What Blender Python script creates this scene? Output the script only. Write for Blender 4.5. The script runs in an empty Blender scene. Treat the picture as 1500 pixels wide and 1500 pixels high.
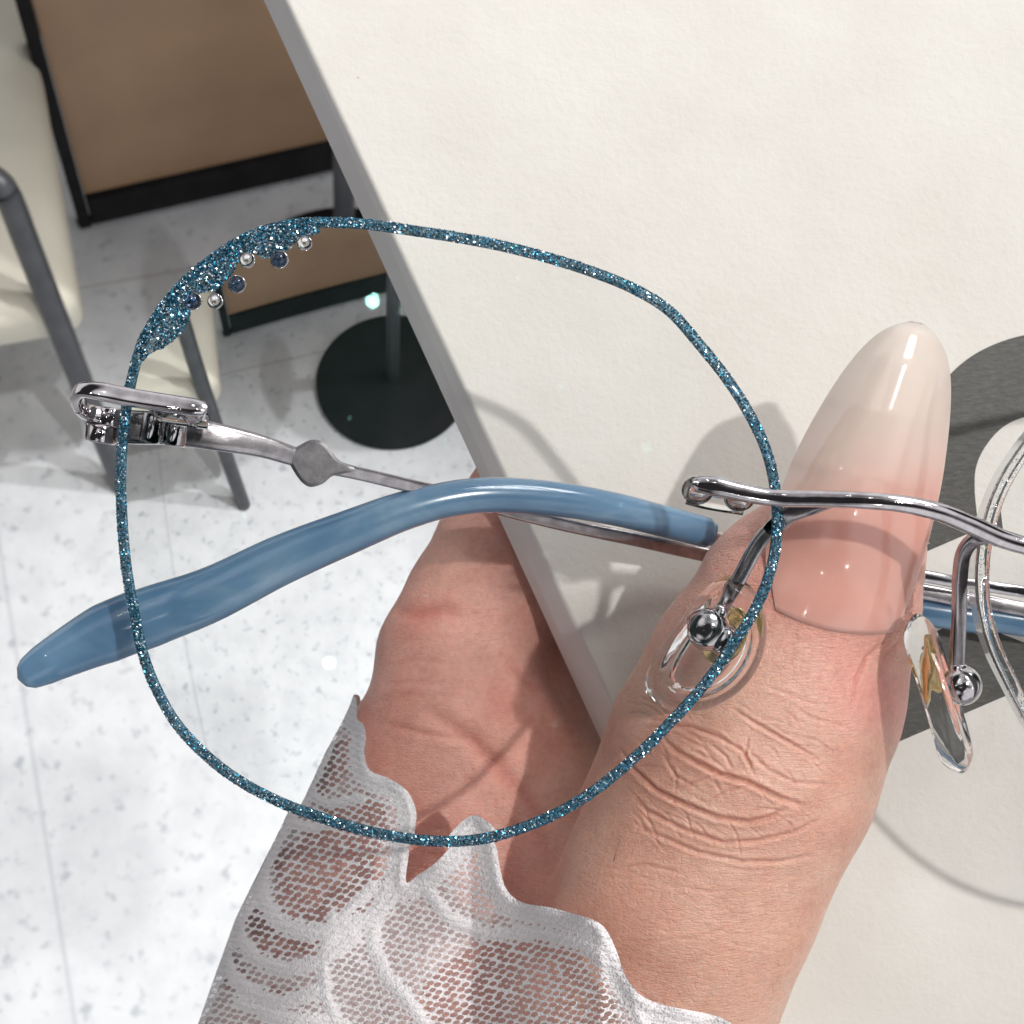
import bpy, bmesh, math, random
import numpy as np
from mathutils import Vector, Matrix, Quaternion
from mathutils.geometry import delaunay_2d_cdt
random.seed(7); rng = np.random.default_rng(7)
SC = bpy.context.scene; COL = SC.collection

# ------------------------------------------------------------------ camera
F = 2301.0            # focal length in photo pixels (1500 px wide photo)
H = 1.6               # camera height above the floor, metres
S = 0.1304            # camera to the plane of the glasses front
_d = Vector((-236, -970, -F)).normalized(); UP = -_d
YW = (Vector((0, 1, 0)) - UP * UP.y).normalized(); XW = YW.cross(UP)
RC = Matrix((XW, YW, UP))                       # camera axes -> world axes
cam_d = bpy.data.cameras.new('camera'); cam = bpy.data.objects.new('camera', cam_d); COL.objects.link(cam)
cam.matrix_world = Matrix.Translation((0, 0, H)) @ RC.to_4x4()
cam_d.sensor_width = 36; cam_d.lens = 36 * F / 1500; cam_d.clip_start = 0.005; cam_d.clip_end = 100
cam_d.dof.use_dof = True; cam_d.dof.focus_distance = 0.134; cam_d.dof.aperture_fstop = 115
SC.camera = cam
# matrix of the hand-held frame: origin on the glasses front, z towards the viewer, metres
NM = cam.matrix_world @ Matrix.Translation((0, 0, -S))

# ------------------------------------------------------------------ world + lamps
W = bpy.data.worlds.new('World'); SC.world = W; W.use_nodes = True
nt = W.node_tree; bg = nt.nodes['Background']
tc = nt.nodes.new('ShaderNodeTexCoord'); nz = nt.nodes.new('ShaderNodeTexNoise'); nz.inputs['Scale'].default_value = .85
nz.inputs['Detail'].default_value = 1.0
rp = nt.nodes.new('ShaderNodeValToRGB'); rp.color_ramp.elements[0].position = .46; rp.color_ramp.elements[1].position = .545
rp.color_ramp.elements[0].color = (.04, .037, .04, 1); rp.color_ramp.elements[1].color = (1.25, 1.25, 1.28, 1)
nt.links.new(tc.outputs['Generated'], nz.inputs['Vector']); nt.links.new(nz.outputs['Fac'], rp.inputs['Fac'])
nt.links.new(rp.outputs['Color'], bg.inputs['Color']); bg.inputs['Strength'].default_value = 0.72

def lamp(kind, name, nloc, power, radius, colr=(1, 1, 1), world_loc=None, target=None, size=None, blend=.3, caustic=False):
    l = bpy.data.lights.new(name, kind); l.energy = power; l.color = colr
    if kind != 'AREA': l.shadow_soft_size = radius
    else: l.shape = 'DISK'; l.size = radius * 2
    o = bpy.data.objects.new(name, l); COL.objects.link(o)
    o.location = world_loc if world_loc is not None else NM @ Vector(nloc)
    if kind in ('SPOT', 'AREA'):
        t = Vector(target) if target is not None else NM @ Vector((0, 0, -.02))
        o.rotation_euler = (t - o.location).to_track_quat('-Z', 'Y').to_euler()
    if kind == 'SPOT': l.spot_size = math.radians(size); l.spot_blend = blend
    if caustic:
        try: l.cycles.is_caustics_light = True
        except Exception: pass
    return o
KEYDIR = Vector((13, 8, 33)).normalized()
lamp('SPOT', 'key_spotlight', KEYDIR * 2.6, 138, .036, (1, .985, .955), size=16, caustic=True)
for i, (v, p) in enumerate([((-.5, 1.1, 1.6), 3.2), ((.9, 1.3, 1.3), 3.2), ((-1.2, .1, 1.5), 2.2), ((.25, -.9, 1.7), 2.2), ((1.5, -.3, 1.3), 2.0), ((-.3, .5, 2.0), 2.4), ((.35, .9, 2.2), 2.2), ((-.9, .7, 2.1), 1.6), ((.1, 1.6, 2.0), 1.8), ((.75, .2, 2.4), 1.8), ((-.45, -.35, 2.3), 1.4), ((1.3, .8, 1.9), 1.6)]):
    lamp('POINT', 'ceiling_spotlight', v, p, .016, (1, .98, .95))

lamp('AREA', 'hand_fill_light', (.66, .98, .86), 8.2, .26, (1, .99, .97))  # added soft fill for the hand-held things, stands for no actual fixture

# ------------------------------------------------------------------ view
SC.view_settings.view_transform = 'Standard'; SC.view_settings.look = 'None'
SC.view_settings.exposure = 0; SC.view_settings.gamma = 1
SC.cycles.use_denoising = True
try: SC.cycles.denoising_input_passes = 'RGB_ALBEDO_NORMAL'; SC.cycles.denoising_prefilter = 'ACCURATE'
except Exception: pass
SC.cycles.max_bounces = 16; SC.cycles.transmission_bounces = 14; SC.cycles.transparent_max_bounces = 16
SC.cycles.sample_clamp_indirect = 8; SC.cycles.blur_glossy = .3

# ------------------------------------------------------------------ helpers
def P(x, y, z=0.0):
    """photo pixel + height z (mm, in the hand-held frame) -> point in metres of that frame"""
    z = z * .001; k = (S - z) / F
    return Vector(((x - 750) * k, (750 - y) * k, z))
def Pa(pts): return [P(*p) for p in pts]
def G(x, y, z=0.0):
    """photo pixel -> world point at height z above the floor"""
    d = RC @ Vector(((x - 750) / F, (750 - y) / F, -1)); t = (z - H) / d.z
    return Vector((0, 0, H)) + d * t

def near_thing(name, label, cat, base, group=None):
    o = bpy.data.objects.new(name, None); COL.objects.link(o); o.empty_display_size = .01
    o.matrix_world = NM @ Matrix.Translation(base); o['label'] = label; o['category'] = cat
    if group: o['group'] = group
    o['_b'] = tuple(base); return o
BASES = {}
def mesh_obj(name, verts, faces, mats, parent=None, base=None, smooth=True, midx=None):
    """verts in the parent's thing frame; base is subtracted"""
    b = Vector(base) if base is not None else Vector((0, 0, 0))
    v = np.asarray([tuple(p) for p in verts] if not isinstance(verts, np.ndarray) else verts, dtype=float) - np.array(b)
    me = bpy.data.meshes.new(name); me.from_pydata(v.tolist(), [], faces if isinstance(faces, list) else faces.tolist())
    for m in (mats if isinstance(mats, (list, tuple)) else [mats]): me.materials.append(m)
    if smooth: me.polygons.foreach_set('use_smooth', [True] * len(me.polygons))
    if midx is not None: me.polygons.foreach_set('material_index', midx)
    me.validate(); me.update()
    o = bpy.data.objects.new(name, me); COL.objects.link(o)
    if parent is not None: o.parent = parent
    return o
def fix_normals(o):
    bm = bmesh.new(); bm.from_mesh(o.data); bmesh.ops.recalc_face_normals(bm, faces=bm.faces); bm.to_mesh(o.data); bm.free()
def join(parts):
    V = []; Fc = []
    for v, f in parts:
        n = len(V); V += [tuple(p) for p in v]; Fc += [[i + n for i in q] for q in f]
    return V, Fc
def cr(pts, n=8, closed=False):
    """catmull-rom through points"""
    p = [Vector(q) for q in pts]; m = len(p); out = []
    for i in range(m if closed else m - 1):
        a, b, c, d = (p[(i - 1) % m], p[i], p[(i + 1) % m], p[(i + 2) % m]) if closed else (p[max(i - 1, 0)], p[i], p[i + 1], p[min(i + 2, m - 1)])
        for k in range(n):
            t = k / n
            out.append(.5 * ((2 * b) + (c - a) * t + (2 * a - 5 * b + 4 * c - d) * t * t + (3 * b - a - 3 * c + d) * t ** 3))
    if not closed: out.append(p[-1])
    return out
def resample(pts, n, closed=False):
    p = [Vector(q) for q in pts]
    if closed: p = p + [p[0]]
    L = [0]
    for a, b in zip(p, p[1:]): L.append(L[-1] + (b - a).length)
    out = []; j = 0
    for i in range(n):
        s = L[-1] * i / (n if closed else n - 1)
        while j < len(p) - 2 and L[j + 1] < s: j += 1
        t = (s - L[j]) / max(L[j + 1] - L[j], 1e-12); out.append(p[j].lerp(p[j + 1], min(max(t, 0), 1)))
    return out
def sweep(path, wid, hei, up=(0, 0, 1), seg=12, power=2.0, cap=True):
    """super-elliptic tube; wid/hei half sizes (mm) numbers or lists of (t,value); up = direction of hei"""
    path = [Vector(p) for p in path]; n = len(path); V = []; Fc = []
    def val(w, t):
        if isinstance(w, (int, float)): return w
        for (a, x), (b, y) in zip(w, w[1:]):
            if t <= b: k = (t - a) / max(b - a, 1e-9); k = min(max(k, 0), 1); return x + (y - x) * k
        return w[-1][1]
    L = [0]
    for a, b in zip(path, path[1:]): L.append(L[-1] + (b - a).length)
    up0 = Vector(up).normalized()
    for i, p in enumerate(path):
        T = (path[min(i + 1, n - 1)] - path[max(i - 1, 0)]).normalized()
        Z = (up0 - T * up0.dot(T)); Z = Z.normalized() if Z.length > 1e-4 else T.orthogonal().normalized()
        Y = Z.cross(T); t = L[i] / L[-1]; w = val(wid, t) * .001; h = val(hei, t) * .001
        for k in range(seg):
            a = 2 * math.pi * (k + .5) / seg; c, s = math.cos(a), math.sin(a); e = 2 / power
            V.append(p + Y * (w * math.copysign(abs(c) ** e, c)) + Z * (h * math.copysign(abs(s) ** e, s)))
    for i in range(n - 1):
        for k in range(seg):
            k2 = (k + 1) % seg; Fc.append([i * seg + k, i * seg + k2, (i + 1) * seg + k2, (i + 1) * seg + k])
    if cap:
        for i, rev in ((0, True), (n - 1, False)):
            c = len(V); V.append(path[i])
            for k in range(seg):
                q = [i * seg + k, i * seg + (k + 1) % seg, c]; Fc.append(q[::-1] if rev else q)
    return V, Fc
def ellipsoid(c, rx, ry, rz, rot=None, nu=20, nv=12):
    V = []; Fc = []; c = Vector(c); M = rot or Matrix.Identity(3)
    for j in range(nv + 1):
        ph = math.pi * j / nv
        for i in range(nu):
            th = 2 * math.pi * i / nu
            V.append(c + M @ Vector((rx * math.sin(ph) * math.cos(th), ry * math.sin(ph) * math.sin(th), rz * math.cos(ph))) * .001)
    for j in range(nv):
        for i in range(nu): Fc.append([j * nu + i, (j + 1) * nu + i, (j + 1) * nu + (i + 1) % nu, j * nu + (i + 1) % nu])
    return V, Fc
def cylinder(c, axis, r, h, seg=24, bev=.15):
    """along axis, mm"""
    ax = Vector(axis).normalized(); c = Vector(c)
    path = [c - ax * h * .0005, c - ax * (h * .5 - bev * r) * .001, c + ax * (h * .5 - bev * r) * .001, c + ax * h * .0005]
    X = ax.orthogonal().normalized(); Y = ax.cross(X); V = []; Fc = []
    for p, rr in zip(path, (r * (1 - bev), r, r, r * (1 - bev))):
        for k in range(seg):
            a = 2 * math.pi * k / seg; V.append(p + (X * math.cos(a) + Y * math.sin(a)) * rr * .001)
    for i in range(3):
        for k in range(seg): Fc.append([i * seg + k, i * seg + (k + 1) % seg, (i + 1) * seg + (k + 1) % seg, (i + 1) * seg + k])
    Fc.append(list(range(seg))[::-1]); Fc.append(list(range(3 * seg, 4 * seg)))
    return V, Fc
def inpoly(xy, poly):
    x, y = xy[:, 0], xy[:, 1]; c = np.zeros(len(x), bool); n = len(poly)
    for i in range(n):
        x1, y1 = poly[i]; x2, y2 = poly[(i + 1) % n]
        m = (y1 > y) != (y2 > y); xi = (x2 - x1) * (y - y1) / (y2 - y1 + 1e-12) + x1; c ^= m & (x < xi)
    return c
def seg_dist(xy, line):
    """distance of points to polyline"""
    d = np.full(len(xy), 1e9); t_best = np.zeros(len(xy)); L = 0
    tot = sum(math.dist(a, b) for a, b in zip(line, line[1:]))
    for a, b in zip(line, line[1:]):
        a = np.array(a, float); b = np.array(b, float); ab = b - a; l = np.linalg.norm(ab)
        t = np.clip(((xy - a) @ ab) / (l * l + 1e-12), 0, 1); dd = np.linalg.norm(xy - a - t[:, None] * ab, axis=1)
        m = dd < d; d[m] = dd[m]; t_best[m] = (L + t[m] * l) / tot; L += l
    return d, t_best
def tri_poly(poly, step):
    """triangulate a 2D polygon with interior points"""
    poly = [tuple(p) for p in poly]; a = np.array(poly); lo, hi = a.min(0), a.max(0)
    gx, gy = np.meshgrid(np.arange(lo[0] + step / 2, hi[0], step), np.arange(lo[1] + step / 2, hi[1], step))
    gx = gx + (np.arange(gx.shape[0]) % 2)[:, None] * step / 2
    g = np.stack([gx.ravel(), gy.ravel()], 1); g = g[inpoly(g, poly)]
    d, _ = seg_dist(g, poly + [poly[0]]); g = g[d > step * .45]
    pts = [Vector(p) for p in poly] + [Vector(p) for p in g.tolist()]; n = len(poly)
    v, e, f, *_ = delaunay_2d_cdt(pts, [(i, (i + 1) % n) for i in range(n)], [list(range(n))], 1, 1e-7)
    return np.array([tuple(p) for p in v]), [list(q) for q in f]
def attr(o, name, vals, kind='FLOAT'):
    a = o.data.attributes.new(name, kind, 'POINT')
    if kind == 'FLOAT': a.data.foreach_set('value', np.asarray(vals, dtype=np.float32))
    elif kind == 'FLOAT_COLOR': a.data.foreach_set('color', np.c_[np.asarray(vals), np.ones(len(vals))].astype(np.float32).ravel())
    elif kind == 'FLOAT_VECTOR': a.data.foreach_set('vector', np.asarray(vals, dtype=np.float32).ravel())

# ------------------------------------------------------------------ materials
class M:
    def __init__(s, name):
        s.m = bpy.data.materials.new(name); s.m.use_nodes = True; s.t = s.m.node_tree
        s.b = s.t.nodes['Principled BSDF']; s.out = s.t.nodes['Material Output']
    def n(s, typ, **kw):
        nd = s.t.nodes.new('ShaderNode' + typ)
        for k, v in kw.items():
            if k.startswith('i_'): nd.inputs[k[2:].replace('_', ' ')].default_value = v
            else: setattr(nd, k, v)
        return nd
    def l(s, a, b): s.t.links.new(a, b)
    def set(s, **kw):
        for k, v in kw.items(): s.b.inputs[k.replace('_', ' ')].default_value = v if not (isinstance(v, tuple) and len(v) == 3 and s.b.inputs[k.replace('_', ' ')].type == 'RGBA') else (*v, 1)
        return s
    def math(s, op, a, b=None, c=None):
        nd = s.t.nodes.new('ShaderNodeMath'); nd.operation = op
        for i, v in enumerate((a, b, c)):
            if v is None: continue
            if isinstance(v, (int, float)): nd.inputs[i].default_value = v
            else: s.l(v, nd.inputs[i])
        return nd.outputs[0]
    def ramp(s, fac, stops):
        r = s.n('ValToRGB'); e = r.color_ramp.elements
        while len(e) < len(stops): e.new(.5)
        for q, (p, c) in zip(e, stops): q.position = p; q.color = (*c, 1) if len(c) == 3 else c
        s.l(fac, r.inputs['Fac']); return r.outputs['Color']
    def noise(s, scale, detail=3, rough=.5, coord='Object', vec=None, dist=0):
        tcn = s.n('TexCoord'); nn = s.n('TexNoise', i_Scale=scale, i_Detail=detail, i_Roughness=rough, i_Distortion=dist)
        s.l(vec if vec is not None else tcn.outputs[coord], nn.inputs['Vector']); return nn.outputs['Fac']
    def bump(s, h, strength=.3, dist=.0001, prev=None):
        b = s.n('Bump', i_Strength=strength, i_Distance=dist); s.l(h, b.inputs['Height'])
        if prev is not None: s.l(prev, b.inputs['Normal'])
        return b.outputs['Normal']
    def mix(s, fac, a, b, mode='MIX'):
        m = s.t.nodes.new('ShaderNodeMix'); m.data_type = 'RGBA'; m.blend_type = mode
        for v, i in ((fac, 0), (a, 6), (b, 7)):
            if isinstance(v, (int, float)): m.inputs[i].default_value = v
            elif isinstance(v, tuple): m.inputs[i].default_value = (*v, 1)
            else: s.l(v, m.inputs[i])
        return m.outputs[2]
MAT = {}
def mk_materials():
    # polished gunmetal-silver
    m = M('polished_metal').set(Metallic=1.0, Roughness=.07)
    c = m.ramp(m.noise(900, 3), [(.3, (.50, .465, .48)), (.7, (.68, .65, .665))]); m.l(c, m.b.inputs['Base Color'])
    m.l(m.bump(m.noise(500, 2), .25, .00008), m.b.inputs['Normal']); MAT['metal'] = m.m
    m = M('dark_metal').set(Metallic=1.0, Roughness=.2)
    c = m.ramp(m.noise(700, 3), [(.3, (.34, .31, .325)), (.7, (.50, .465, .48))]); m.l(c, m.b.inputs['Base Color'])
    m.l(m.bump(m.noise(1500, 3), .3, .00006), m.b.inputs['Normal']); m.b.inputs['Roughness'].default_value = .24; MAT['dmetal'] = m.m
    m = M('satin_metal').set(Metallic=1.0, Roughness=.42)
    c = m.ramp(m.noise(900, 4, .7), [(.3, (.30, .275, .285)), (.7, (.48, .45, .465))]); m.l(c, m.b.inputs['Base Color'])
    m.l(m.bump(m.noise(2600, 3), .25, .00005), m.b.inputs['Normal']); MAT['satin'] = m.m
    m = M('gold_insert').set(Metallic=.85, Roughness=.22, Base_Color=(.72, .54, .26))
    m.l(m.bump(m.noise(1200, 3), .4, .0001), m.b.inputs['Normal']); MAT['gold'] = m.m
    m = M('lens_glass'); m.t.nodes.remove(m.b)      # coated lens: refraction with a weak surface reflection
    rf = m.n('BsdfRefraction', i_Roughness=0.0, i_IOR=1.67); rf.inputs['Color'].default_value = (.985, .99, .99, 1)
    gl = m.n('BsdfGlossy'); gl.inputs['Roughness'].default_value = 0.0; gl.inputs['Color'].default_value = (.40, 1, .86, 1)
    fr = m.n('Fresnel', i_IOR=1.67); mx = m.n('MixShader'); m.l(m.math('MULTIPLY', fr.outputs[0], .13), mx.inputs[0])
    m.l(rf.outputs[0], mx.inputs[1]); m.l(gl.outputs[0], mx.inputs[2]); m.l(mx.outputs[0], m.out.inputs[0]); MAT['lens'] = m.m
    m = M('lens_ground_edge').set(Transmission_Weight=.25, Roughness=.45, IOR=1.5, Base_Color=(.95, .96, .96), Alpha=.4); MAT['edge'] = m.m
    m = M('clear_silicone').set(Transmission_Weight=1.0, Roughness=.04, IOR=1.47, Base_Color=(.99, .985, .985))
    m.l(m.bump(m.noise(420, 2), .25, .0004), m.b.inputs['Normal']); MAT['silicone'] = m.m
    m = M('clear_crystal').set(Transmission_Weight=1.0, Roughness=0.0, IOR=1.5, Base_Color=(.97, .97, .98)); MAT['crystal'] = m.m
    m = M('blue_crystal').set(Transmission_Weight=1.0, Roughness=0.0, IOR=1.5, Base_Color=(.42, .52, .80)); MAT['bcrystal'] = m.m
    # glitter lacquer and flakes
    m = M('glitter_lacquer').set(Metallic=.35, Roughness=.35)
    tcn = m.n('TexCoord'); v = m.n('TexVoronoi', i_Scale=5200.0); m.l(tcn.outputs['Object'], v.inputs['Vector'])
    sep = m.n('SeparateColor'); m.l(v.outputs['Color'], sep.inputs[0])
    c = m.ramp(sep.outputs[0], [(0, (.006, .05, .085)), (.5, (.012, .10, .16)), (1, (.05, .22, .30))])
    m.l(c, m.b.inputs['Base Color']); m.b.inputs['Coat Weight'].default_value = .6; m.b.inputs['Alpha'].default_value = .7; MAT['lacquer'] = m.m
    m = M('glitter_flake').set(Metallic=.9, Roughness=.22)
    g = m.n('NewGeometry'); c = m.ramp(g.outputs['Random Per Island'], [(0, (.006, .05, .09)), (.3, (.015, .13, .21)), (.5, (.03, .22, .30)), (.66, (.07, .23, .42)), (.8, (.34, .48, .58)), (.9, (.85, .92, .95)), (1, (.95, .95, .95))])
    m.l(c, m.b.inputs['Base Color']); m.b.inputs['Alpha'].default_value = .88; MAT['flake'] = m.m
    m = M('pearl_flake').set(Metallic=.7, Roughness=.2)
    g = m.n('NewGeometry'); c = m.ramp(g.outputs['Random Per Island'], [(0, (.25, .36, .40)), (.3, (.08, .26, .34)), (.5, (.60, .45, .52)), (.7, (.35, .55, .75)), (.85, (.75, .72, .5)), (1, (.8, .85, .9))])
    m.l(c, m.b.inputs['Base Color']); MAT['pflake'] = m.m
    # marbled blue acetate
    m = M('blue_acetate').set(Roughness=.17, IOR=1.5)
    tcn = m.n('TexCoord'); mp = m.n('Mapping'); mp.inputs['Rotation'].default_value = (0, 0, math.radians(-22)); mp.inputs['Scale'].default_value = (.8, 2.0, 2)
    m.l(tcn.outputs['Object'], mp.inputs['Vector'])
    nn = m.noise(70, 4, .55, vec=mp.outputs['Vector'], dist=.6)
    c = m.ramp(nn, [(.28, (.072, .155, .265)), (.48, (.10, .20, .32)), (.60, (.135, .245, .365)), (.76, (.25, .36, .47))])
    m.l(c, m.b.inputs['Base Color']); m.b.inputs['Coat Weight'].default_value = .7; m.b.inputs['Coat Roughness'].default_value = .08
    m.b.inputs['Subsurface Weight'].default_value = .25; m.b.inputs['Subsurface Radius'].default_value = (.6, .9, 1.2); m.b.inputs['Subsurface Scale'].default_value = .001
    m.l(m.bump(m.noise(900, 2), .12, .00006), m.b.inputs['Coat Normal']); MAT['acetate'] = m.m
    # cream card
    m = M('cream_card').set(Roughness=.75)
    n1 = m.noise(60, 4, .6); c = m.ramp(n1, [(.3, (.685, .655, .605)), (.7, (.74, .715, .67))])
    n2 = m.noise(330, 4, .8); d = m.ramp(n2, [(.70, (1, 1, 1)), (.78, (.60, .55, .48))])
    c = m.mix(1.0, c, d, 'MULTIPLY'); m.l(c, m.b.inputs['Base Color'])
    m.l(m.bump(m.noise(1300, 4, .62), .55, .00012, m.bump(m.noise(420, 3), .4, .0002)), m.b.inputs['Normal']); m.b.inputs['Specular IOR Level'].default_value = .25; MAT['card'] = m.m
    m = M('card_side').set(Roughness=.7)
    c = m.ramp(m.noise(90, 4), [(.3, (.74, .72, .70)), (.7, (.80, .78, .76))]); m.l(c, m.b.inputs['Base Color'])
    m.l(m.bump(m.noise(1100, 4), .4, .0001), m.b.inputs['Normal']); MAT['cardside'] = m.m
    m = M('printed_ink').set(Roughness=.55)
    tcn = m.n('TexCoord'); mp = m.n('Mapping'); mp.inputs['Rotation'].default_value = (0, 0, math.radians(-35)); mp.inputs['Scale'].default_value = (1, 5, 1); m.l(tcn.outputs['Object'], mp.inputs['Vector'])
    nn = m.noise(700, 4, .75, vec=mp.outputs['Vector']); c = m.ramp(nn, [(.35, (.045, .043, .038)), (.62, (.085, .081, .072)), (.8, (.20, .19, .17))]); m.l(c, m.b.inputs['Base Color'])
    m.l(m.bump(m.noise(1500, 4), .5, .0001), m.b.inputs['Normal']); MAT['ink'] = m.m
    # skin
    m = M('skin').set(Roughness=.42, IOR=1.42)
    at = m.n('Attribute', attribute_name='tint'); n1 = m.noise(260, 5, .65)
    mott = m.ramp(n1, [(.3, (.90, .84, .82)), (.5, (1, 1, 1)), (.75, (1.06, 1.05, 1.04))])
    c = m.mix(1.0, at.outputs['Color'], mott, 'MULTIPLY')
    n5 = m.noise(1600, 3, .6); c = m.mix(1.0, c, m.ramp(n5, [(.3, (.93, .90, .89)), (.6, (1.03, 1.03, 1.03))]), 'MULTIPLY')
    c = m.mix(1.0, c, m.ramp(m.noise(75, 3, .6), [(.36, (.96, .87, .85)), (.5, (1, 1, 1)), (.66, (1.04, 1.06, 1.05))]), 'MULTIPLY')
    m.l(c, m.b.inputs['Base Color']); m.b.inputs['Coat Weight'].default_value = .16; m.b.inputs['Coat Roughness'].default_value = .28
    m.b.inputs['Subsurface Weight'].default_value = .5; m.b.inputs['Subsurface Radius'].default_value = (1.0, .34, .2); m.b.inputs['Subsurface Scale'].default_value = .0011
    tcn = m.n('TexCoord'); mp = m.n('Mapping'); mp.inputs['Rotation'].default_value = (0, 0, math.radians(-22)); mp.inputs['Scale'].default_value = (.32, 1.5, 1); m.l(tcn.outputs['Object'], mp.inputs['Vector'])
    lines = m.noise(1900, 4, .65, vec=mp.outputs['Vector'], dist=.8)
    v = m.n('TexVoronoi', i_Scale=2300.0, feature='DISTANCE_TO_EDGE'); dn = m.n('TexNoise', i_Scale=900.0)
    m.l(mp.outputs['Vector'], v.inputs['Vector'])
    v2 = m.n('TexVoronoi', i_Scale=1500.0, feature='DISTANCE_TO_EDGE'); m.l(tcn.outputs['Object'], v2.inputs['Vector'])
    bn = m.bump(lines, .6, .0002); bn = m.bump(m.math('MINIMUM', v.outputs['Distance'], .12), .7, .00035, bn); bn = m.bump(m.math('MINIMUM', v2.outputs['Distance'], .1), .7, .0003, bn); bn = m.bump(m.noise(330, 3), .5, .0003, bn)
    m.l(bn, m.b.inputs['Normal']); m.l(bn, m.b.inputs['Coat Normal']); m.b.inputs['Specular IOR Level'].default_value = .5
    rr = m.ramp(m.noise(1200, 2), [(.35, (.28,) * 3), (.65, (.50,) * 3)]); m.l(rr, m.b.inputs['Roughness']); MAT['skin'] = m.m
    # nail
    m = M('milky_gel_nail').set(Roughness=.12, IOR=1.5)
    at = m.n('Attribute', attribute_name='tint'); m.l(at.outputs['Color'], m.b.inputs['Base Color'])
    aw = m.n('Attribute', attribute_name='clear'); m.l(m.math('SUBTRACT', 1.0, aw.outputs['Fac']), m.b.inputs['Alpha'])
    m.b.inputs['Subsurface Weight'].default_value = .6; m.b.inputs['Subsurface Radius'].default_value = (1, .7, .55); m.b.inputs['Subsurface Scale'].default_value = .0015
    m.b.inputs['Coat Weight'].default_value = .6; m.b.inputs['Coat Roughness'].default_value = .07
    MAT['nail'] = m.m
    # lace
    m = M('white_lace').set(Roughness=.7, Base_Color=(.80, .76, .77))
    uv = m.n('Attribute', attribute_name='lace'); so = m.n('Attribute', attribute_name='solid'); ve = m.n('Attribute', attribute_name='veil')
    v = m.n('TexVoronoi', i_Scale=1.0, i_Randomness=.30); v.voronoi_dimensions = '2D'; wn = m.n('TexNoise', i_Scale=.55, i_Detail=2.0); m.l(uv.outputs['Vector'], wn.inputs['Vector'])
    wa = m.n('VectorMath', operation='MULTIPLY_ADD'); m.l(wn.outputs['Color'], wa.inputs[0]); wa.inputs[1].default_value = (.9, .9, 0); m.l(uv.outputs['Vector'], wa.inputs[2]); m.l(wa.outputs[0], v.inputs['Vector'])
    wob = m.noise(700, 2); thr = m.math('SUBTRACT', m.math('ADD', .42, m.math('MULTIPLY', m.math('SUBTRACT', wob, .5), .3)), m.math('MULTIPLY', so.outputs['Fac'], .75))
    thr = m.math('SUBTRACT', thr, m.math('MULTIPLY', ve.outputs['Fac'], .04))
    hole = m.n('MapRange'); m.l(m.math('SUBTRACT', v.outputs['Distance'], thr), hole.inputs['Value'])
    hole.inputs['From Min'].default_value = -.03; hole.inputs['From Max'].default_value = .03
    alpha = m.math('MAXIMUM', hole.outputs['Result'], m.math('ADD', .14, m.math('MULTIPLY', ve.outputs['Fac'], .30))); m.l(alpha, m.b.inputs['Alpha'])
    th = m.noise(3300, 3, .7); tv = m.n('TexVoronoi', i_Scale=4600.0); tcn = m.n('TexCoord'); m.l(tcn.outputs['Object'], tv.inputs['Vector'])
    bn = m.bump(tv.outputs['Distance'], .8, .00014); bn = m.bump(m.noise(420, 2), .3, .0001, bn); bn = m.bump(v.outputs['Distance'], .6, .00025, bn); m.l(bn, m.b.inputs['Normal'])
    c = m.ramp(tv.outputs['Distance'], [(0, (.64, .60, .61)), (.5, (.82, .78, .79))]); m.l(c, m.b.inputs['Base Color']); MAT['lace'] = m.m
    # floor
    m = M('terrazzo_tile').set(Roughness=.42)
    tcn = m.n('TexCoord')
    big = m.noise(2.2, 3); c = m.ramp(big, [(.3, (.55, .56, .575)), (.7, (.64, .65, .66))])
    mot = m.noise(28, 4, .6); c = m.mix(1.0, c, m.ramp(mot, [(.3, (.90, .905, .915)), (.6, (1.03, 1.03, 1.03))]), 'MULTIPLY')
    sp = m.noise(62, 3, .55); c = m.mix(1.0, c, m.ramp(sp, [(.30, (.66, .68, .71)), (.42, (1, 1, 1))]), 'MULTIPLY')
    sp2 = m.noise(170, 2, .5); c = m.mix(1.0, c, m.ramp(sp2, [(.24, (.58, .59, .62)), (.32, (1, 1, 1))]), 'MULTIPLY')
    mp = m.n('Mapping'); mp.inputs['Location'].default_value = (0, 0, 0); mp.inputs['Rotation'].default_value = (0, 0, -math.radians(12.8)); m.l(tcn.outputs['Object'], mp.inputs['Vector'])
    sx = m.n('SeparateXYZ'); m.l(mp.outputs['Vector'], sx.inputs[0]); MAT['_floor'] = (m, sx)
    def joint(o, off, per, w):
        t = m.math('ABSOLUTE', m.math('SUBTRACT', m.math('MODULO', m.math('ADD', m.math('SUBTRACT', o, off), per * 20.5), per), per / 2)); return m.math('LESS_THAN', t, w)
    a = math.radians(-12.8); R2 = lambda p: (p.x * math.cos(a) - p.y * math.sin(a), p.x * math.sin(a) + p.y * math.cos(a))
    jx = joint(sx.outputs[0], R2(G(50, 1120))[0], .62, .0022); jy = joint(sx.outputs[1], R2(G(220, 404))[1], 1.24, .0016)
    c = m.mix(m.math('MULTIPLY', jx, .42), c, (.36, .37, .41)); c = m.mix(m.math('MULTIPLY', jy, .5), c, (.28, .27, .27))
    m.l(c, m.b.inputs['Base Color']); MAT['floor'] = m.m
    m = M('brown_veneer').set(Roughness=.5)
    c = m.ramp(m.noise(9, 4), [(.3, (.32, .20, .12)), (.7, (.39, .25, .15))]); m.l(c, m.b.inputs['Base Color']); MAT['veneer'] = m.m
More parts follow.
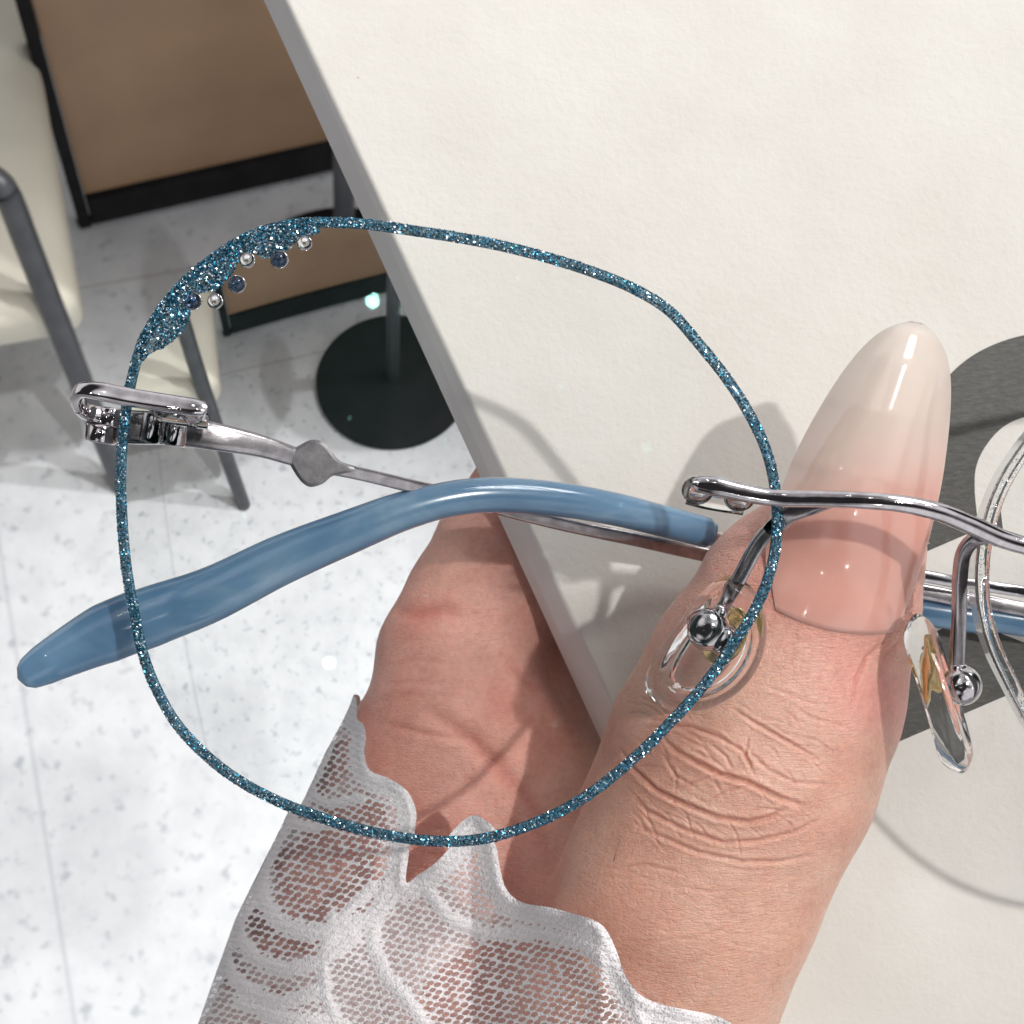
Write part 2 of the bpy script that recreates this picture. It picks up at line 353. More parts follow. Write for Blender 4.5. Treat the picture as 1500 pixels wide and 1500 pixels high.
    m = M('black_frame').set(Roughness=.75, Specular_IOR_Level=.15); c = m.ramp(m.noise(30, 3), [(.3, (.008, .008, .009)), (.7, (.016, .015, .016))]); m.l(c, m.b.inputs['Base Color']); MAT['black'] = m.m
    m = M('cream_leather').set(Roughness=.5); c = m.ramp(m.noise(14, 4), [(.3, (.56, .53, .44)), (.7, (.63, .60, .50))]); m.l(c, m.b.inputs['Base Color'])
    m.l(m.bump(m.noise(500, 3), .3, .0004), m.b.inputs['Normal']); MAT['cream'] = m.m
    m = M('grey_powder_coat').set(Roughness=.42, Metallic=.3); c = m.ramp(m.noise(40, 3), [(.3, (.06, .063, .07)), (.7, (.085, .088, .096))]); m.l(c, m.b.inputs['Base Color']); MAT['grey'] = m.m
mk_materials()

# ================================================================== ROOM BEHIND (world coordinates)
def tag(o, label=None, cat=None, group=None, kind=None):
    if label: o['label'] = label
    if cat: o['category'] = cat
    if group: o['group'] = group
    if kind: o['kind'] = kind
    return o
fl = mesh_obj('floor', [(-6, -6, 0), (6, -6, 0), (6, 6, 0), (-6, 6, 0)], [[0, 1, 2, 3]], MAT['floor'], smooth=False); tag(fl, kind='structure')
def thing_w(name, label, cat, loc, rz=0, group=None):
    o = bpy.data.objects.new(name, None); COL.objects.link(o); o.location = loc; o.rotation_euler = (0, 0, rz)
    tag(o, label, cat, group); return o
def rbox(x0, x1, y0, y1, z0, z1, r=.004, seg=3):
    bm = bmesh.new(); bmesh.ops.create_cube(bm, size=1)
    for v in bm.verts: v.co = Vector(((x0 + x1) / 2 + v.co.x * (x1 - x0), (y0 + y1) / 2 + v.co.y * (y1 - y0), (z0 + z1) / 2 + v.co.z * (z1 - z0)))
    bmesh.ops.bevel(bm, geom=bm.edges[:], offset=r, segments=seg, affect='EDGES', profile=.5)
    V = [v.co.copy() for v in bm.verts]; Fc = [[v.index for v in f.verts] for f in bm.faces]; bm.free(); return V, Fc
# partition with black frame
pa = G(129, 324.5); pb = G(476, 246); ang = math.atan2(pb.y - pa.y, pb.x - pa.x)
part = thing_w('partition_screen', 'brown wood veneer partition panel in a thin black frame standing on the tile floor', 'partition', pa, ang)
mesh_obj('bottom_rail', *rbox(.004, .95, -.014, .018, .010, .058, .003), MAT['black'], part)
mesh_obj('side_post', *rbox(-.011, .003, -.013, .015, .006, .9, .002), MAT['black'], part)
mesh_obj('side_post', *rbox(.951, .964, -.013, .015, .006, .9, .002), MAT['black'], part)
mesh_obj('panel', *rbox(.004, .95, -.004, .008, .059, .9, .001), MAT['veneer'], part)
for x in (-.0035, .9575): mesh_obj('foot', *cylinder((x, 0, .003), (0, 0, 1), 9, 6), MAT['black'], part)
# round pedestal table
tb = G(505, 452); tb.z = 0
tab = thing_w('pedestal_table', 'tall pedestal table on a flat round black base with a grey column', 'table', tb)
mesh_obj('base', *cylinder((0, 0, .008), (0, 0, 1), 130, 14, 72, .012), MAT['black'], tab)
mesh_obj('column', *cylinder((0, 0, .4), (0, 0, 1), 11, 770, 24, .05), MAT['grey'], tab)
mesh_obj('tabletop', *cylinder((0, 0, .793), (0, 0, 1), 130, 16, 48, .02), MAT['cream'], tab)
# lounge chair
sr = G(116, 446, .31); d1 = (G(38, 0, .31) - sr).normalized(); d2 = (G(0, 462, .31) - sr).normalized()
rz = math.atan2(d1.y, d1.x)
ch = thing_w('lounge_chair', 'cream upholstered lounge chair with grey tube frame at the left edge', 'chair', (sr.x, sr.y, 0), rz)
mesh_obj('seat', *rbox(0, .90, 0, .60, .245, .31, .022, 5), MAT['cream'], ch)
mesh_obj('backrest', *rbox(.02, .60, .60, .68, .26, .62, .025, 4), MAT['cream'], ch)
inv = (Matrix.Translation((sr.x, sr.y, 0)) @ Matrix.Rotation(rz, 4, 'Z')).inverted()
def ctube(pts, name='leg', r=.0115): mesh_obj(name, *sweep([inv @ p for p in cr(pts, 8)], r * 1000, r * 1000, up=(0.3, .1, .9), seg=14), MAT['grey'], ch)
foot = G(179, 712); foot.z = .0
toppt = G(24, 318, .43)
ctube([foot, foot.lerp(toppt, .33), foot.lerp(toppt, .66), foot.lerp(toppt, .92), G(12, 288, .462), G(-10, 262, .475), G(-60, 240, .478), G(-200, 205, .478), G(-330, 180, .478)])
c1 = Vector((.58, -.015, 0)); ctube([Matrix.Translation((sr.x, sr.y, 0)) @ Matrix.Rotation(rz, 4, 'Z') @ Vector(q) for q in ((.58, .02, 0), (.57, .02, .12), (.56, .02, .246))])
for q in ((.04, .58), (.58, .58)):
    ctube([Matrix.Translation((sr.x, sr.y, 0)) @ Matrix.Rotation(rz, 4, 'Z') @ Vector(v) for v in ((q[0], q[1], 0), (q[0], q[1], .12), (q[0], q[1], .246))])
# floor light pools from shop spotlights
def spot(name, loc, tgt, pw, size, blend, r=.03, colr=(1, 1, 1)):
    return lamp('SPOT', name, None, pw, r, colr, world_loc=Vector(loc), target=tgt, size=size, blend=blend)
TT = tb + Vector((0, 0, .8)); VC = G(243, 428); ax_ = (G(267, 565) - G(223, 293)).normalized(); pr_ = Vector((-ax_.y, ax_.x, 0))
for sg in (1, -1):      # two ceiling spots whose round tabletop shadows overlap on the floor
    C_ = VC + pr_ * .15 * sg; L_ = TT + (TT - C_) * (2.2 / .8)
    spot('floor_spotlight', L_, G(260, 1300), 150, 31, .9, .02)

# ================================================================== CARD BOX under the glasses
ZB = -32.0
def build_card():
    base = P(1100, 700, ZB)
    t = near_thing('display_card', 'thick cream textured presentation card with dark printed strokes, held in the hand', 'card', base)
    top = [P(423, -20, ZB), P(611, 424, ZB), P(739, 696, ZB), P(905, 1046, ZB), P(1160, 1610, ZB)]
    bot = [P(378, -30, ZB - 7), P(576, 425, ZB - 7), P(686, 676, ZB - 7), P(884, 1070, ZB - 7), P(1135, 1620, ZB - 7)]
    # use true straight edges
    a0, a1 = P(391, -60, ZB), P(1177, 1620, ZB); b0, b1 = P(357, -60, ZB - 6.5), P(1125, 1620, ZB - 6.5)
    R0, R1 = P(2300, -60, ZB), P(2300, 1620, ZB); Q0, Q1 = P(2300, -60, ZB - 6.5), P(2300, 1620, ZB - 6.5)
    bm = bmesh.new(); vs = [bm.verts.new(p - base) for p in (a0, a1, R1, R0, b0, b1, Q1, Q0)]
    for q in ((0, 1, 2, 3), (4, 7, 6, 5), (0, 4, 5, 1), (1, 5, 6, 2), (2, 6, 7, 3), (3, 7, 4, 0)): bm.faces.new([vs[i] for i in q])
    bmesh.ops.recalc_face_normals(bm, faces=bm.faces)
    bmesh.ops.bevel(bm, geom=bm.edges[:], offset=.0004, segments=3, affect='EDGES', profile=.5)
    me = bpy.data.meshes.new('card_body'); bm.to_mesh(me)
    me.materials.append(MAT['card']); me.materials.append(MAT['cardside'])
    for p in me.polygons:
        if p.normal.z < .8: p.material_index = 1
    o = bpy.data.objects.new('card_body', me); COL.objects.link(o); o.parent = t
    def mark(px):
        pts = [P(x, y, ZB + .03).xy for x, y in px]; v, f = tri_poly([tuple(q) for q in pts], .004)
        V = [(p[0], p[1], (ZB + .03) * .001) for p in v]
        mo = mesh_obj('printed_mark', V, f, MAT['ink'], t, base, smooth=False)
        if mo.data.polygons[0].normal.z < 0: mo.data.flip_normals()
    outer = [tuple(p.xy) for p in cr([Vector((x, y, 0)) for x, y in ((1340, 640), (1362, 590), (1395, 545), (1440, 512), (1500, 491), (1570, 485), (1700, 500))], 8)]
    inner = [tuple(p.xy) for p in cr([Vector((x, y, 0)) for x, y in ((1700, 620), (1580, 596), (1520, 606), (1478, 620), (1450, 645), (1431, 680), (1428, 720), (1434, 775))], 8)]
    mark(outer + inner + [(1350, 811), (1290, 835), (1250, 800)])
    mark([(1300, 960), (1394, 914), (1470, 945), (1600, 990), (1600, 970), (1467, 1022), (1290, 1098), (1240, 1050)])
    return t
card = build_card()

# ================================================================== EYEGLASSES
EB = P(1290, 760, -3)
glasses = near_thing('eyeglasses', 'rimless eyeglasses with blue glitter lens edges, silver bridge and blue temple tips', 'eyeglasses', EB)
def gpart(name, vf, mat, parent=None, smooth=True):
    o = mesh_obj(name, vf[0], vf[1], mat, parent or glasses, EB, smooth); fix_normals(o); return o
RIM = [(440,320),(520,320),(600,330),(700,346),(780,364),(860,388),(930,416),(985,450),(1030,500),(1070,550),(1105,605),(1130,660),(1143,720),(1145,780),(1135,840),(1110,900),(1075,955),(1035,1010),(990,1060),(940,1110),(880,1160),(820,1197),(750,1225),(690,1238),(620,1238),(540,1225),(470,1205),(400,1178),(340,1145),(290,1105),(250,1060),(222,1010),(203,960),(190,900),(178,830),(172,760),(170,690),(175,620),(185,560),(200,505),(215,475),(240,437),(275,400),(330,358),(380,333)]
OC = P(730, 800, 0)
C1, C2, T0 = 2.5, 7.7, .0007
def zfront(x, y): return -((x - OC.x) ** 2 + (y - OC.y) ** 2) * C1 / 2
def zback(x, y): return -T0 - ((x - OC.x) ** 2 + (y - OC.y) ** 2) * C2 / 2
def onfront(x, y, lift=0.0):
    p = P(x, y, 0)
    for _ in range(3): p = P(x, y, zfront(p.x, p.y) * 1000 + lift)
    return p
NR = 360
rim3 = resample(cr([onfront(x, y) for x, y in RIM], 8, True), NR, True)
def lens_mesh(outline, rings=44):
    """front + back surfaces (material 0) and ground edge (material 1)"""
    n = len(outline); V = []; Fc = []; mi = []
    cen = Vector((OC.x, OC.y, 0))
    for side in (0, 1):
        zf = zfront if side == 0 else zback; b = len(V); V.append((cen.x, cen.y, zf(cen.x, cen.y)))
        for r in range(1, rings + 1):
            t = (r / rings) ** .9
            for p in outline:
                x = cen.x + (p.x - cen.x) * t; y = cen.y + (p.y - cen.y) * t; V.append((x, y, zf(x, y)))
        for k in range(n):
            q = [b, b + 1 + k, b + 1 + (k + 1) % n]; Fc.append(q if side == 1 else q[::-1]); mi.append(0)
        for r in range(rings - 1):
            for k in range(n):
                a = b + 1 + r * n; k2 = (k + 1) % n; q = [a + k, a + n + k, a + n + k2, a + k2]
                Fc.append(q if side == 1 else q[::-1]); mi.append(0)
    b = len(V)
    for p in outline: V.append((p.x, p.y, zfront(p.x, p.y)))
    for p in outline: V.append((p.x, p.y, zback(p.x, p.y)))
    for k in range(n): k2 = (k + 1) % n; Fc.append([b + k, b + n + k, b + n + k2, b + k2]); mi.append(1)
    return V, Fc, mi
V, Fc, mi = lens_mesh([Vector((p.x, p.y, 0)) for p in rim3])
# orientation check by signed area: outline is clockwise in the image
VA = np.array([tuple(p) for p in V]); nf_ = len(Fc) - NR; half = nf_ // 2; cen2 = VA[Fc[-NR]].mean(0) * 0 + np.array((OC.x, OC.y, 0))
for i, q in enumerate(Fc):      # front faces +z, back -z, edge outwards: a closed solid with outward normals
    p = VA[q]; nn_ = np.cross(p[1] - p[0], p[2] - p[1]); w_ = 1.0 if i < half else -1.0
    want = nn_[2] * w_ if i < nf_ else float(np.dot(nn_, p.mean(0) - cen2))
    if want < 0: Fc[i] = q[::-1]
lens = mesh_obj('lens', V, Fc, [MAT['lens'], MAT['edge']], glasses, EB, True, mi)
def flakes(samples, name, parent, mat, T=None, size=(.11, .25), tilt=32):
    """samples: list of (point, normal)"""
    V = []; Fc = []
    for p, nrm in samples:
        s = rng.uniform(*size) * .001 * .5; nrm = Vector(nrm)
        q = nrm.to_track_quat('Z', 'Y') @ Quaternion((1, 0, 0), math.radians(rng.normal(0, tilt))) @ Quaternion((0, 1, 0), math.radians(rng.normal(0, tilt))) @ Quaternion((0, 0, 1), rng.uniform(0, 6.28))
        m = 6 if rng.random() < .5 else 4; b = len(V); st = rng.uniform(.6, 1.0)
        for k in range(m):
            a = 2 * math.pi * k / m; V.append(Vector(p) + q @ Vector((math.cos(a) * s, math.sin(a) * s * st, 0)))
        Fc.append(list(range(b, b + m)))
    o = mesh_obj(name, V, Fc, mat, parent, EB, False)
    if T is not None: o.data.transform(T)
    return o
def glitter_rim(outline, parent, wid=.88, dens=62, mats=('lacquer', 'flake'), T=None, size=(.09, .22)):
    n = len(outline); V = []; Fc = []; prof = [(.03, -.62), (.05, .03), (-.12, .13), (-.5 * wid, .17), (-wid + .12, .12), (-wid, .02), (-wid + .05, -.03)]
    ns = []
    for i, p in enumerate(outline):
        t = (outline[(i + 1) % n] - outline[i - 1]); t.z = 0; t.normalize(); o_ = Vector((-t.y, t.x, 0))
        if o_.dot(Vector((p.x - OC.x, p.y - OC.y, 0))) < 0: o_ = -o_
        ns.append(o_)
        for u, w in prof:
            q = Vector((p.x, p.y, 0)) + o_ * u * .001; V.append(Vector((q.x, q.y, zfront(q.x, q.y) + w * .001)))
    m = len(prof)
    for i in range(n):
        i2 = (i + 1) % n
        for k in range(m): k2 = (k + 1) % m; Fc.append([i * m + k, i2 * m + k, i2 * m + k2, i * m + k2])
    o = mesh_obj('glitter_edge', V, Fc, MAT[mats[0]], parent, EB); fix_normals(o)
    if T is not None: o.data.transform(T)
    sm = []
    for i, p in enumerate(outline):
        nx = outline[(i + 1) % n]
        for _ in range(dens):
            a = rng.random(); u = rng.uniform(-wid + .02, .06) if rng.random() < .86 else rng.uniform(.03, .07)
            q = Vector((p.x, p.y, 0)).lerp(Vector((nx.x, nx.y, 0)), a) + ns[i] * u * .001
            h = .15 + rng.uniform(0, .06) - .06 * abs(2 * (u + wid / 2) / wid) ** 3; nm = Vector((0, 0, 1)) + ns[i] * (u + wid / 2) * .8
            if u > .02: h = rng.uniform(-.6, .1); nm = ns[i].copy(); nm.z = .4
            sm.append((Vector((q.x, q.y, zfront(q.x, q.y) + h * .001)), nm.normalized()))
    flakes(sm, 'glitter_flakes', parent, MAT[mats[1]], T, size)
    return o
glitter_rim(rim3, lens, dens=54)
# glitter swoosh at the upper outer corner
SW_OUT = [(199,515),(206,492),(214,477),(240,438),(275,401),(330,359),(380,334),(410,326),(450,321)]
SW_IN = [(470,339),(455,346),(438,353),(425,363),(406,374),(388,377),(370,372),(352,377),(346,392),(335,408),(318,424),(298,428),(284,438),(279,462),(268,484),(252,501),(238,510),(222,517),(210,530)]
sw = [tuple(p.xy) for p in cr([Vector((x, y, 0)) for x, y in SW_OUT], 5)] + [tuple(p.xy) for p in cr([Vector((x, y, 0)) for x, y in SW_IN], 5)]
v2, f2 = tri_poly(sw, 5.0); dd, _ = seg_dist(v2, sw + [sw[0]])
swo = mesh_obj('glitter_swoosh', [onfront(x, y, .02 + .30 * min(1, d / 14) ** .5) for (x, y), d in zip(v2, dd)], f2, MAT['lacquer'], lens, EB); fix_normals(swo)
c_ = rng.uniform((190, 315), (480, 535), (30000, 2)); c_ = c_[inpoly(c_, sw)][:5200]; dd, _ = seg_dist(c_, sw + [sw[0]])
flakes([(onfront(x, y, .05 + .30 * min(1, d / 14) ** .5 + rng.uniform(0, .09)), (0, 0, 1)) for (x, y), d in zip(c_, dd)], 'glitter_flakes', lens, MAT['flake'])
for (x, y, r, k) in ((446,356,10,0),(409,380,12.2,1),(362,381,10.5,0),(347,416,12.2,1),(315,441,10.3,0),(283,441,11.8,1)):
    c = onfront(x, y, .35); rr = r * .0565
    b = gpart('crystal_bead', ellipsoid(c, rr, rr, rr * .9, nu=28, nv=18), MAT['bcrystal' if k else 'crystal'], lens)
    th = [c + Vector((math.cos(a) * rr * 1.0, math.sin(a) * rr * 1.0, -.1)) * .001 for a in np.linspace(0, 2 * math.pi, 33)]
    th = [Vector((c.x + math.cos(a) * rr * .001, c.y + math.sin(a) * rr * .001, c.z - .0001)) for a in np.linspace(0, 2 * math.pi, 33)]
    gpart('bead_setting', sweep(th, .09, .09, seg=6, cap=False), MAT['metal'], lens)
    if k: gpart('bead_foil', cylinder(c + Vector((0, 0, -rr * .75)) * .001, (0, 0, 1), rr * .75, .12), MAT['lacquer'], lens)
# second lens: the mirror image, turned a little
PIV = P(1446, 830, 0)
mir = Matrix.Translation((PIV.x - (P(1145, 780, 0).x * -1), 0, 0)) @ Matrix.Diagonal((-1, 1, 1, 1))
TR = Matrix.Translation(PIV) @ Matrix.Rotation(math.radians(-7), 4, 'Z') @ Matrix.Rotation(math.radians(6), 4, 'Y') @ Matrix.Translation(-PIV) @ Matrix.Translation((0, -.0029, -.0008)) @ mir
TE = Matrix.Translation(-EB) @ TR @ Matrix.Translation(EB)
l2 = mesh_obj('lens', V, Fc, [MAT['lens'], MAT['edge']], glasses, EB, True, mi); l2.data.transform(TE); l2.data.flip_normals()
# the right lens keeps a clear pearly edge
ge = glitter_rim(rim3, l2, wid=.95, dens=16, mats=('silicone', 'pflake'), T=TE, size=(.08, .16)); fix_normals(ge)

# bridge
def zl(x, y): return onfront(x, y).z * 1000
br = cr(Pa([(1014, 708, 1.1), (1045, 712, 1.25), (1090, 722, 1.2), (1140, 730, 1.2), (1200, 731, 1.6), (1260, 733, 2.0), (1320, 738, 2.1), (1375, 750, 1.8), (1420, 768, 1.4), (1470, 790, 1.0), (1530, 806, .8), (1600, 818, .8)]), 8)
bridge = gpart('bridge', sweep(br, [(0, .28), (.012, .7), (.05, .85), (.2, .7), (.5, .72), (.7, .82), (1, .7)], .62, power=2.6, seg=16), MAT['metal'])
for (x, y) in ((1022, 712), (1083, 722)):
    gpart('screw_plug', ellipsoid(P(x, y + 6, .05), 1.35, 1.2, .9), MAT['silicone'], bridge)
    gpart('pin', cylinder(P(x, y + 2, -.9), (0, 0, 1), .45, 3.4), MAT['metal'], bridge)
gpart('plug_sleeve', sweep(cr(Pa([(1008, 722, -.2), (1040, 730, -.2), (1090, 738, -.2)]), 6), 1.0, .6, seg=14), MAT['silicone'], bridge)
gpart('gusset', sweep(cr(Pa([(1230, 737, 1.4), (1190, 742, .6), (1160, 752, -.4), (1140, 768, -1.6)]), 6), [(0, .2), (.4, .75), (1, .8)], .35, power=3), MAT['dmetal'], bridge)
# nose pad arms, boxes and pads
armL = cr(Pa([(1150, 760, -1.2), (1128, 772, -2.6), (1108, 800, -4.2), (1088, 840, -5.2), (1068, 875, -5.4), (1056, 895, -5.2)]), 7)
gpart('nose_pad_arm', sweep(armL, .62, .4, power=4, seg=16), MAT['dmetal'])
armR = cr(Pa([(1445, 786, .2), (1425, 792, -.6), (1411, 812, -1.8), (1406, 850, -3.6), (1405, 900, -4.8), (1402, 960, -5.2), (1402, 985, -5.2)]), 7)
gpart('nose_pad_arm', sweep(armR, .62, .45, up=(.2, 0, 1), power=4, seg=16), MAT['dmetal'])
def pad(cx, cy, cz, rx, ry, th, rot, tilt, bend, lip=.8):
    """soft kidney shaped pad with a thicker rounded lip"""
    nr_, na = 16, 56; V = []; Fc = []
    Mx = Matrix.Rotation(math.radians(rot), 3, 'Z') @ Matrix.Rotation(math.radians(tilt), 3, 'Y')
    for sgn in (1, -1):
        for i in range(nr_ + 1):
            rho = math.sin(i / nr_ * math.pi / 2)
            hh = th * (.62 + lip * math.exp(-((rho - .82) / .16) ** 2)) * math.sqrt(max(0, 1 - rho ** 7))
            for k in range(na):
                a = 2 * math.pi * k / na; x = rx * rho * math.copysign(abs(math.cos(a)) ** .9, math.cos(a)); y = ry * rho * math.sin(a); u = y / ry
                x += bend * (u * u - .3); V.append(P(cx, cy, cz) + Mx @ Vector((x, y, sgn * hh + .55 * (x / rx) ** 2)) * .001)
    o = (nr_ + 1) * na
    for b in (0, o):
        for i in range(nr_):
            for k in range(na): k2 = (k + 1) % na; q = [b + i * na + k, b + (i + 1) * na + k, b + (i + 1) * na + k2, b + i * na + k2]; Fc.append(q if b == 0 else q[::-1])
    for k in range(na): k2 = (k + 1) % na; Fc.append([nr_ * na + k, o + nr_ * na + k, o + nr_ * na + k2, nr_ * na + k2])
    return V, Fc
def weld(o):
    bm = bmesh.new(); bm.from_mesh(o.data); bmesh.ops.remove_doubles(bm, verts=bm.verts, dist=2e-6); bmesh.ops.recalc_face_normals(bm, faces=bm.faces); bm.to_mesh(o.data); bm.free(); return o
padL = weld(gpart('nose_pad', pad(1041, 951, -5.6, 3.9, 6.6, 1.35, -36, -16, -1.5), MAT['silicone']))
weld(gpart('pad_insert', pad(1070, 932, -6.1, 1.7, 2.9, .16, -34, -14, -.2, .1), MAT['gold'], padL))
padR = weld(gpart('nose_pad', pad(1372, 1020, -6.8, 2.9, 7.3, 1.0, 17, 66, 1.6), MAT['silicone']))
weld(gpart('pad_insert', pad(1360, 985, -6.8, 1.1, 3.0, .22, 8, 62, .1, .1), MAT['gold'], padR))
bx = gpart('pad_box', join([ellipsoid(P(1040, 922, -5.0), 2.0, 1.9, 1.2, Matrix.Rotation(math.radians(-30), 3, 'Z'), 26, 16), ellipsoid(P(1062, 938, -4.7), 1.1, 1.5, 1.1, Matrix.Rotation(math.radians(-30), 3, 'Z'), 22, 14), cylinder(P(1056, 900, -5.1), (.45, 1, 0), .8, 1.2)]), MAT['metal'])
gpart('pad_box', join([ellipsoid(P(1409, 1004, -5.2), 1.75, 1.75, 1.5, None, 26, 16), cylinder(P(1403, 985, -5.2), (0, 1, 0), .8, 1.4), cylinder(P(1390, 1000, -5.6), (1, 0, 0), .6, 1.6)]), MAT['metal'])
# endpiece loop and left temple
ep = cr(Pa([(303, 600, .9), (285, 597, 1.1), (240, 590, 1.2), (190, 582, 1.2), (150, 574, 1.2), (126, 571, .9), (115, 575, .2), (113, 585, -1.4), (120, 598, -3.2), (135, 606, -4.2), (155, 610, -4.6)]), 8)
endp = gpart('endpiece', sweep(ep, [(0, .25), (.015, .6), (.06, .75), (.5, .78), (.62, .62), (1, .8)], .5, up=(0, .35, 1), power=3.2, seg=18), MAT['metal'])
for (x, y) in ((236, 592), (284, 602)):
    gpart('screw_plug', ellipsoid(P(x, y + 6, .0), 1.0, .85, .7), MAT['silicone'], endp)
    gpart('pin', cylinder(P(x - 1, y + 3, -1.5), (0, 0, 1), .42, 4.5), MAT['metal'], endp)
gpart('plug_sleeve', sweep(cr(Pa([(228, 605, -.9), (260, 612, -1.2), (290, 616, -1.2), (306, 618, -1.2)]), 6), .68, .6, seg=14), MAT['silicone'], endp)
tL = gpart('temple', sweep(cr(Pa([(130, 622, -5.2), (165, 625, -5.2), (210, 628, -5.0), (260, 630, -5.2), (320, 640, -6.0), (380, 652, -7.5), (425, 666, -8.8), (458, 675, -9.6), (495, 685, -10.6), (540, 695, -12), (600, 709, -14), (660, 722, -16.5), (740, 744, -20), (850, 770, -23), (950, 790, -25), (1050, 812, -27.2), (1200, 842, -28), (1360, 868, -28), (1500, 896, -28), (1900, 960, -28)]), 7),
     [(0, 1.4), (.03, 1.45), (.07, 1.35), (.12, 1.0), (.16, .8), (.19, .62), (.40, .72), (.47, .8), (1, .8)], [(0, .9), (.1, .7), (.2, .45), (1, .55)], power=4, seg=20), MAT['dmetal'])
gpart('hinge', join([cylinder(P(150, 636, -4.6), (.15, 1, 0), 1.25, 1.6), cylinder(P(165, 612, -4.8), (.15, 1, 0), 1.15, 1.7), cylinder(P(228, 628, -4.2), (.15, 1, 0), .9, 2.6), cylinder(P(262, 634, -4.6), (.15, 1, 0), .9, 2.4)]), MAT['metal'], tL)
def diamond(cx, cy, cz):
    pts = [(404, 662), (422, 659), (438, 650), (452, 644), (466, 646), (478, 658), (490, 672), (512, 684), (494, 691), (480, 694), (466, 705), (450, 709), (438, 702), (428, 688), (418, 672)]
    ol = cr([Vector((x, y, 0)) for x, y in pts], 5, True); V = []; Fc = []; n = len(ol)
    for (k, z) in ((1.06, -.9), (1.08, .3), (.92, .5), (.0, .52)):
        for p in ol: V.append(P(cx + (p.x - cx) * k, cy + (p.y - cy) * k, cz + z))
    for r in range(3):
        for k in range(n): Fc.append([r * n + k, (r + 1) * n + k, (r + 1) * n + (k + 1) % n, r * n + (k + 1) % n])
    Fc.append(list(range(n))); return V, Fc
gpart('diamond_ornament', diamond(456, 676, -8.7), MAT['satin'], tL, smooth=False)
# sleeve of the left temple seen right of the thumb
gpart('temple_tip', sweep(cr(Pa([(1150, 866, -29.5), (1360, 897, -29.2), (1500, 918, -29.2), (1900, 985, -29)]), 8), 1.45, 1.0, power=2.6, seg=20), MAT['acetate'], tL)
# right temple with the big blue tip
tR = gpart('temple', sweep(cr(Pa([(2300, 1000, -8), (1900, 925, -22), (1500, 868, -25.5), (1360, 845, -25), (1200, 812, -24), (1060, 784, -22.5), (1030, 777, -22)]), 8), .62, .5, power=4, seg=16), MAT['metal'])
TIP = [(1066, 781, -22.0), (1050, 778, -21.8), (980, 760, -20.5), (900, 741, -19.0), (820, 728, -17.5), (740, 722, -16.2), (670, 726, -15.2), (590, 745, -14.2), (500, 780, -13.2), (400, 822, -12.2), (300, 872, -11.4), (220, 902, -11), (150, 930, -11), (90, 960, -11), (45, 985, -11), (27, 994, -11)]
tip = gpart('temple_tip', sweep(cr(Pa(TIP), 9), [(0, 1.1), (.012, 1.58), (.23, 1.72), (.42, 1.75), (.62, 2.3), (.72, 2.5), (.82, 2.8), (.875, 2.75), (.93, 2.2), (.965, 1.85), (.985, 1.5), (.995, 1.0), (1, .2)],
     [(0, .8), (.012, 1.3), (.25, 1.4), (.6, 1.5), (.85, 1.7), (.95, 1.4), (.99, .8), (1, .2)], power=2.2, seg=32), MAT['acetate'], tR)

# ================================================================== HAND
def surface_nets(Fv, o, h):
    """Fv: 3D float field (<0 inside); returns verts, quads"""
    ins = Fv < 0; nx, ny, nz_ = Fv.shape
    cnt = np.zeros((nx - 1, ny - 1, nz_ - 1), np.int8)
    for dx in (0, 1):
        for dy in (0, 1):
            for dz in (0, 1): cnt += ins[dx:nx - 1 + dx, dy:ny - 1 + dy, dz:nz_ - 1 + dz]
    act = (cnt > 0) & (cnt < 8); idx = -np.ones(act.shape, np.int64); cells = np.argwhere(act); idx[act] = np.arange(len(cells))
    acc = np.zeros((len(cells), 3)); num = np.zeros(len(cells))
    cs = [(0, 0, 0), (1, 0, 0), (0, 1, 0), (1, 1, 0), (0, 0, 1), (1, 0, 1), (0, 1, 1), (1, 1, 1)]
    val = [Fv[cells[:, 0] + a, cells[:, 1] + b, cells[:, 2] + c] for a, b, c in cs]
    for i in range(8):
        for j in range(i + 1, 8):
            if sum(abs(p - q) for p, q in zip(cs[i], cs[j])) != 1: continue
            m = (val[i] < 0) != (val[j] < 0); t = np.where(m, val[i] / (val[i] - val[j] + 1e-20), 0)
            a = np.array(cs[i]); b = np.array(cs[j]); acc += m[:, None] * (a + t[:, None] * (b - a)); num += m
    Vv = (cells + acc / num[:, None]) * h + o; Q = []
    for ax in range(3):
        sl0 = [slice(None)] * 3; sl1 = [slice(None)] * 3; sl0[ax] = slice(0, -1); sl1[ax] = slice(1, None)
        a, b = ins[tuple(sl0)], ins[tuple(sl1)]; e = np.argwhere(a != b); u, w = [(1, 2), (2, 0), (0, 1)][ax]
        e = e[(e[:, u] > 0) & (e[:, w] > 0) & (e[:, u] < Fv.shape[u] - 1) & (e[:, w] < Fv.shape[w] - 1)]
        def cell(du, dw):
            c = e.copy(); c[:, u] += du; c[:, w] += dw; return idx[c[:, 0], c[:, 1], c[:, 2]]
        q = np.stack([cell(-1, -1), cell(0, -1), cell(0, 0), cell(-1, 0)], 1); fl_ = a[e[:, 0], e[:, 1], e[:, 2]]
        q[~fl_] = q[~fl_][:, ::-1]; Q.append(q)
    return Vv, np.concatenate(Q)
def mm(x, y, z): p = P(x, y, z); return np.array((p.x, p.y, p.z)) * 1000
def rpx(r, z): return r * (S * 1000 - z) / F
ZS = .80            # hand flattened in depth
